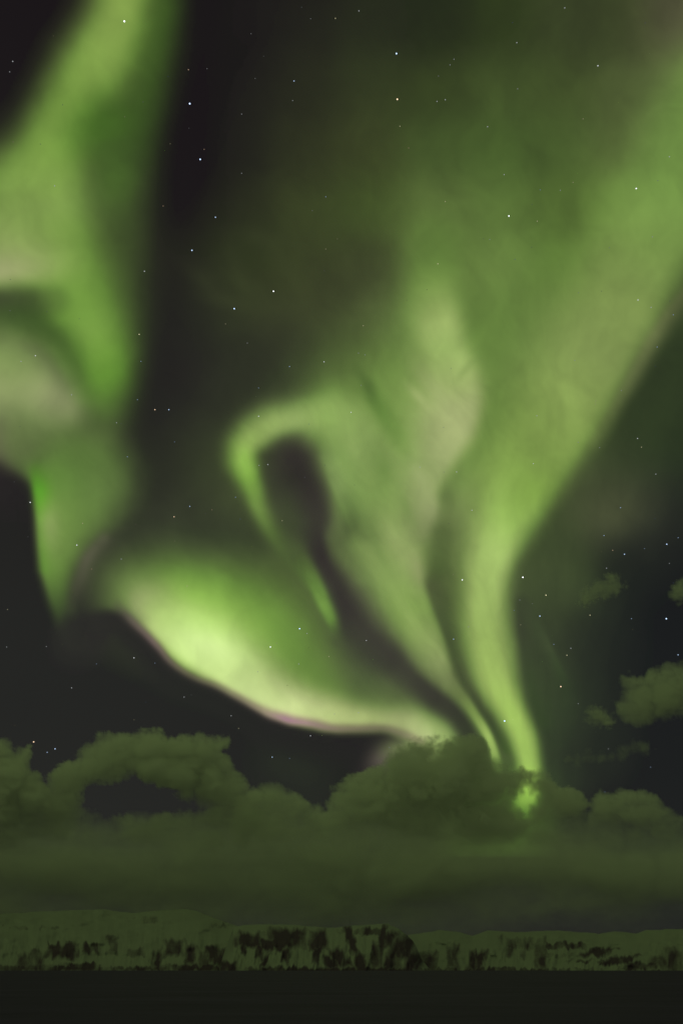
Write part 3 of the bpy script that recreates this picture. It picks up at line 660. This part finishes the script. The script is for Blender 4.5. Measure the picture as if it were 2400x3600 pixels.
def clouds():
    m = cloud_mat('cloud_droplets', (.97, .97, .97), 1 / 330.0)
    thin = cloud_mat('thin_cloud_droplets', (.97, .97, .97), 1 / 260.0)
    def melt(X, Y):
        k = np.clip((1965 + 60 * fbm(X / 110, Y / 70, 400, 4) - Y) / 180, 0, 1)
        return k * k * (3 - 2 * k)
    cloud('cumulus_cloud', 'puffy cloud around a dark hole, left of centre above the low bank',
          [(90, 2000), (96, 1830), (110, 1775), (160, 1748), (205, 1705), (230, 1684), (280, 1680), (300, 1690), (325, 1672), (370, 1676), (388, 1696), (420, 1682), (470, 1682), (505, 1692), (530, 1682), (540, 1704), (516, 1728), (545, 1768), (575, 1800), (600, 1830), (620, 1900), (640, 2000)],
          15200, m, 1, amp=13, fade=melt, holes=[([(196, 1850), (206, 1812), (250, 1802), (310, 1778), (330, 1800), (365, 1815), (405, 1822), (445, 1838), (462, 1858), (430, 1866), (380, 1862), (310, 1874), (240, 1874)], 1.0)])
    cloud('cumulus_cloud', 'tall cloud tower cut by the left edge of the picture',
          [(-260, 2000), (-260, 1700), (-120, 1720), (-60, 1690), (0, 1692), (26, 1700), (34, 1716), (70, 1716), (80, 1760), (98, 1790), (140, 1830), (180, 1900), (180, 2000)], 14400, m, 2, amp=11, fade=melt)
    cloud('cumulus_cloud', 'low smooth rounded cloud hump between the holed cloud and the big central cloud',
          [(500, 2000), (540, 1830), (580, 1812), (600, 1796), (632, 1792), (660, 1806), (680, 1830), (720, 1848), (760, 1870), (800, 2000)], 14800, m, 3, amp=8, fade=melt)
    cloud('cumulus_cloud', 'biggest dark cloud in the middle where the aurora bands disappear behind it',
          [(700, 2010), (742, 1850), (760, 1812), (800, 1786), (850, 1768), (880, 1756), (905, 1722), (950, 1700), (985, 1704), (1010, 1720), (1040, 1694), (1080, 1684), (1110, 1694), (1130, 1718), (1148, 1752), (1172, 1766), (1196, 1756), (1222, 1764), (1255, 1764), (1285, 1800), (1330, 1812), (1345, 1850), (1370, 1900), (1400, 2010)],
          13400, m, 4, amp=12, fade=melt, holes=[([(1184, 1840), (1192, 1830), (1200, 1834), (1208, 1812), (1216, 1828), (1228, 1826), (1225, 1846), (1213, 1850), (1208, 1866), (1198, 1856)], 1.0)])
    cloud('cumulus_cloud', 'cloud with a scalloped top at the right edge, low above the bank',
          [(1330, 2010), (1350, 1880), (1356, 1836), (1376, 1816), (1400, 1826), (1430, 1814), (1470, 1812), (1500, 1816), (1530, 1846), (1580, 1870), (1740, 1880), (1800, 2010)], 14600, m, 5, amp=11, fade=melt)
    cloud('cumulus_cloud', 'puffy lone cloud floating high at the right edge with a ragged left end',
          [(1408, 1640), (1402, 1610), (1420, 1600), (1425, 1572), (1420, 1548), (1446, 1546), (1462, 1560), (1500, 1538), (1530, 1522), (1570, 1516), (1640, 1510), (1760, 1540), (1780, 1640), (1680, 1680), (1568, 1650), (1500, 1660), (1470, 1672), (1430, 1668)],
          16600, m, 6, amp=9, scale=34, depth=900)
    w = dict(amp=13, scale=24, soft=22, depth=420, step=2.5)
    cloud('cloud_wisp', 'thin wispy cloud left of the lone right hand cloud', [(1334, 1650), (1352, 1628), (1384, 1620), (1400, 1640), (1410, 1668), (1376, 1670), (1350, 1660)], 16400, thin, 7, **w)
    cloud('cloud_wisp', 'ragged wispy cloud curling up among the stars right of the thin ray', [(1326, 1360), (1350, 1340), (1380, 1332), (1400, 1312), (1424, 1318), (1430, 1344), (1418, 1380), (1400, 1372), (1370, 1376), (1340, 1392)], 16200, thin, 8, **w)
    cloud('cloud_wisp', 'small faint cloud scrap cut by the right edge above the lone cloud', [(1540, 1350), (1560, 1330), (1620, 1330), (1620, 1390), (1560, 1386), (1544, 1372)], 16300, thin, 9, **w)
    cloud('cloud_wisp', 'faint flat cloud shreds under the lone right hand cloud', [(1290, 1744), (1330, 1726), (1400, 1728), (1450, 1700), (1490, 1700), (1500, 1722), (1440, 1740), (1390, 1750), (1320, 1760)], 16100, thin, 10, amp=14, scale=26, soft=30, depth=200, step=2.5)
    cloud('cloud_wisp', 'torn cloud fringe dissolving in front of the end of the bright arc', [(880, 1760), (900, 1726), (950, 1700), (976, 1690), (1000, 1680), (1012, 1690), (1004, 1706), (1036, 1704), (1030, 1730), (960, 1750)], 12300, thin, 11, amp=10, scale=16, soft=16, depth=420, step=2.5)
    cloud('cloud_wisp', 'torn cloud fringe crossing the foot of the aurora column', [(1136, 1750), (1150, 1772), (1180, 1766), (1196, 1756), (1212, 1766), (1222, 1784), (1216, 1806), (1196, 1820), (1180, 1840), (1160, 1810), (1140, 1786)], 12200, thin, 12, amp=9, scale=16, soft=16, depth=520, step=2.5)
    def lower(X, Y):
        sm = lambda q: np.clip(q, 0, 1) ** 2 * (3 - 2 * np.clip(q, 0, 1))
        w = 40 * fbm(X / 130, Y / 60, 411, 4)
        k = (1 - .82 * sm((X - 850) / 420) * sm((Y + w - 1950) / 170)) * (1 - .86 * sm((Y + w - 1980) / 160))
        return k * np.clip((2224 - Y) / 12, 0, 1)
    cloud('cloud_bank', 'long low cloud bank lying behind the snowy mountains from edge to edge',
          [(-280, 1850), (0, 1855), (120, 1870), (200, 1882), (330, 1876), (420, 1862), (520, 1868), (640, 1850), (760, 1860), (900, 1850), (1050, 1850), (1180, 1880), (1350, 1880), (1500, 1890), (1620, 1880), (1840, 1870), (1840, 2270), (1000, 2300), (300, 2420), (-280, 2420)],
          18200, m, 13, amp=18, scale=105, soft=210, depth=2600, step=4.0, relief=.13, thin=.6, fade=lower)

# --- STARS ----------------------------------------------------------------------------
STAR_HUES = {'w': (.92, .96, 1.0), 'b': (.52, .70, 1.0), 'o': (1.0, .70, .46), 'y': (1.0, .92, .55)}
HUE_WORD = {'w': 'white', 'b': 'bluish', 'o': 'orange', 'y': 'yellowish'}
# the stars one can name apart: heading on the chart, brightness, hue, where it stands
NAMED_STARS = [
    (286, 49, 1.0, 'w', 'bright white star shining through the top of the left aurora band'),
    (436, 238, 1.0, 'b', 'brightest bluish star in the upper dark strip right of the left aurora band'),
    (460, 366, .95, 'b', 'bright bluish star below the brightest one in the upper dark strip'),
    (495, 499, .7, 'b', 'bluish star halfway down the dark strip, third of its loose line'),
    (441, 575, .8, 'b', 'lowest bright bluish star in the dark strip, left of the veil'),
    (675, 186, .6, 'b', 'small bluish star alone in the dark upper middle of the sky'),
    (910, 123, .9, 'b', 'bright bluish star straight above the orange one near the top'),
    (912, 228, .9, 'o', 'bright orange star near the top of the green veil'),
    (1168, 496, .9, 'w', 'bright white star in the green veil left of the aurora column'),
    (1460, 433, .8, 'w', 'white star on the upper part of the right aurora column'),
    (628, 669, .95, 'w', 'bright white star above the bluish one in the dim middle of the veil'),
    (538, 709, .95, 'b', 'bright bluish star at the left edge of the dim middle veil'),
    (320, 768, .6, 'y', 'yellowish star on the right edge of the left aurora band'),
    (356, 941, .7, 'o', 'orange star of a close pair in the dark strip beside the hook'),
    (388, 941, .65, 'b', 'bluish star of a close pair in the dark strip beside the hook'),
    (70, 1154, .7, 'w', 'white star at the left edge of the saturated green curl'),
    (177, 1252, .65, 'w', 'white star inside the lower left aurora curl'),
    (400, 1187, .65, 'o', 'orange star in the dark gap above the bright arc'),
    (436, 1163, .6, 'b', 'bluish star in the dark gap above the bright arc'),
    (688, 1444, .95, 'b', 'bright bluish star right of the green slope of the arc'),
    (621, 1486, .85, 'w', 'white star on the green slope just above the bright arc'),
    (1061, 1332, .85, 'w', 'white star at the left edge of the bright aurora column'),
    (1200, 1326, 1.0, 'w', 'brightest white star just right of the bend of the aurora column'),
    (1239, 1415, .75, 'b', 'bluish star right of the column, above the thin ray'),
    (1253, 1367, .7, 'y', 'yellowish star up and right of the thin ray'),
    (1158, 1656, 1.0, 'b', 'bright star low in the gap between the two lowest aurora streaks'),
    (1287, 1577, .85, 'o', 'orange star at the foot of the thin ray'),
    (1529, 1421, .9, 'b', 'bright bluish star above the lone cloud at the right edge'),
    (1530, 1250, .75, 'b', 'bluish star in the dark patch near the right edge'),
    (1433, 1273, .65, 'b', 'bluish star at the left side of the right hand dark patch'),
    (78, 1704, .75, 'o', 'pinkish star just above the cloud tower at the left edge'),
    (127, 1720, .7, 'b', 'brighter of two bluish stars in the gap between the left clouds'),
    (109, 1728, .5, 'b', 'dimmer of two bluish stars in the gap between the left clouds'),
    (308, 1511, .55, 'w', 'white star in the dark sky under the left end of the arc'),
    (625, 1739, .6, 'b', 'bluish star over the low cloud hump'),
    (823, 1637, .45, 'w', 'small white star on the pale right half of the arc'),
    (1556, 1504, .6, 'b', 'bluish star just above the top of the lone right hand cloud'),
]
DIM_STARS = [
    (30, 141, .45, 'w'), (23, 165, .3, 'w'), (770, 42, .45, 'y'), (375, 473, .35, 'o'), (433, 160, .4, 'o'), (672, 231, .3, 'w'), (748, 452, .4, 'b'), (748, 572, .35, 'y'),
    (469, 343, .35, 'o'), (126, 427, .4, 'w'), (824, 25, .4, 'w'), (1022, 229, .45, 'w'), (1003, 233, .4, 'w'), (918, 290, .4, 'y'), (938, 340, .35, 'o'), (1119, 291, .45, 'w'),
    (1042, 136, .35, 'w'), (1033, 149, .3, 'w'), (1186, 98, .4, 'w'), (1296, 18, .4, 'w'), (1372, 151, .55, 'w'), (1157, 401, .45, 'w'), (1233, 508, .45, 'y'), (1286, 437, .35, 'w'),
    (1315, 419, .35, 'y'), (1536, 360, .4, 'w'), (1022, 463, .4, 'y'), (1240, 436, .3, 'b'), (1188, 204, .3, 'w'), (1338, 273, .3, 'y'), (1497, 544, .35, 'w'), (1005, 606, .5, 'y'),
    (332, 623, .5, 'w'), (82, 817, .55, 'w'), (49, 830, .45, 'w'), (324, 830, .4, 'b'), (568, 788, .35, 'w'), (518, 744, .35, 'y'), (665, 842, .5, 'b'), (744, 831, .55, 'w'), (594, 891, .4, 'b'),
    (316, 918, .4, 'b'), (268, 971, .4, 'w'), (165, 907, .45, 'w'), (293, 1049, .45, 'b'), (594, 956, .6, 'w'), (595, 1069, .4, 'w'), (615, 1067, .5, 'w'), (541, 1142, .45, 'b'), (401, 1015, .3, 'b'),
    (834, 748, .4, 'y'), (838, 815, .35, 'w'), (823, 811, .35, 'w'), (829, 885, .3, 'w'), (806, 947, .6, 'w'), (1319, 828, .35, 'w'), (1464, 689, .55, 'w'), (1494, 706, .45, 'w'),
    (1545, 723, .4, 'b'), (1508, 797, .45, 'b'), (1232, 955, .4, 'w'), (1224, 1065, .5, 'w'), (1463, 1007, .5, 'w'), (1472, 1027, .45, 'y'), (1505, 1089, .4, 'w'), (1426, 897, .35, 'w'),
    (1367, 921, .35, 'y'), (1048, 1084, .5, 'w'), (964, 1073, .4, 'w'), (1083, 1172, .5, 'w'), (1366, 928, .35, 'y'), (1327, 1016, .35, 'w'), (1376, 1028, .3, 'w'),
    (190, 1202, .4, 'y'), (279, 1284, .4, 'w'), (211, 1307, .35, 'o'), (165, 1580, .45, 'w'), (705, 1455, .4, 'w'), (635, 1477, .35, 'y'), (686, 1525, .4, 'w'), (592, 1543, .35, 'w'),
    (423, 1601, .4, 'w'), (531, 1644, .4, 'w'), (356, 1523, .35, 'b'), (648, 1196, .4, 'y'), (487, 1171, .35, 'o'), (665, 1742, .3, 'b'), (755, 1508, .4, 'y'), (548, 1673, .35, 'y'),
    (1041, 1468, .6, 'b'), (841, 1471, .5, 'w'), (1386, 1230, .5, 'b'), (1424, 1166, .5, 'b'), (1406, 1264, .45, 'o'), (1193, 1378, .3, 'w'), (1310, 1489, .45, 'w'), (1301, 1505, .5, 'y'),
    (1354, 1413, .5, 'y'), (713, 1690, .5, 'w'), (1449, 1421, .4, 'b'), (1536, 1294, .3, 'w'), (1392, 1305, .4, 'w'), (1556, 1235, .4, 'b'), (1479, 1260, .35, 'b'), (1271, 1480, .4, 'b'),
    (1195, 1435, .3, 'y'), (1180, 1402, .3, 'b'), (107, 1485, .3, 'w'), (16, 1486, .35, 'w'), (222, 1525, .3, 'b'), (18, 1400, .3, 'y'), (430, 1346, .4, 'y'), (1396, 1720, .35, 'w'), (1493, 1762, .35, 'b'), (1388, 1819, .3, 'b'), (1327, 1616, .3, 'w'),
    (894, 1717, .3, 'w'), (768, 1640, .3, 'w'), (1075, 1440, .35, 'w'), (1077, 1438, .3, 'y'), (1124, 550, .3, 'w'), (555, 262, .3, 'w'), (555, 398, .3, 'w'), (586, 180, .25, 'w')]

def star_place(x, y):
    if y > 1620 and x < 860: return 'low in the dark sky over the left clouds'
    if x > 1290 and y > 1180: return 'in the dark sky around the right hand clouds'
    if y > 1330 and x < 330: return 'in the dark lower left sky'
    if 300 < x < 560 and y < 1330: return 'in the dark strip right of the left aurora band'
    if x <= 300: return 'on or beside the left aurora band'
    if y < 560: return 'in the thin green veil of the upper sky'
    if x > 1180 and y < 1180: return 'along the upper right aurora column'
    if x > 1120: return 'beside the foot of the aurora column'
    if y > 1280: return 'around the glow above the bright arc'
    return 'among the folds of the middle aurora curtain'

def star_mesh(mat, name):
    me = bpy.data.meshes.new(name)
    import bmesh
    b = bmesh.new()
    bmesh.ops.create_icosphere(b, subdivisions=2, radius=1.0)
    b.to_mesh(me); b.free()
    me.materials.append(mat)
    return me

STAR_R = 50000.0
def stars():
    rnd = random.Random(11)
    cache = {}
    def put(x, y, br, hue, label, group):
        lev = round(br * 12) / 12
        if (lev, hue) not in cache:
            cache[(lev, hue)] = star_mesh(star_mat('starlight', STAR_HUES[hue], 2.4 * lev ** 2.2 + .02), 'star')
        o = bpy.data.objects.new('star', cache[(lev, hue)])
        COL.objects.link(o)
        o.location = EYE_P + heading(x, y) * STAR_R
        s = 21 + 22 * br
        o.scale = (s, s, s)
        tag(o, label, 'star', group)
    for x, y, br, hue, lab in NAMED_STARS:
        put(x, y, br, hue, lab, 'bright stars')
    for x, y, br, hue in DIM_STARS:
        put(x, y, br, hue, 'dim small %s star %s' % (HUE_WORD[hue], star_place(x, y)), 'dim stars')
    n = 0
    while n < 70:
        x, y = rnd.uniform(0, 1568), rnd.uniform(0, 1740)
        if any(math.hypot(x - q[0], y - q[1]) < 24 for q in NAMED_STARS): continue
        if y > 1480 and (x > 1280 or 800 < x < 1280): continue
        n += 1
        put(x, y, rnd.uniform(.12, .26), rnd.choice('wwwby'), 'barely visible tiny star speck %s' % star_place(x, y), 'faintest stars')


sea()
mountains()
auroras()
clouds()
stars()
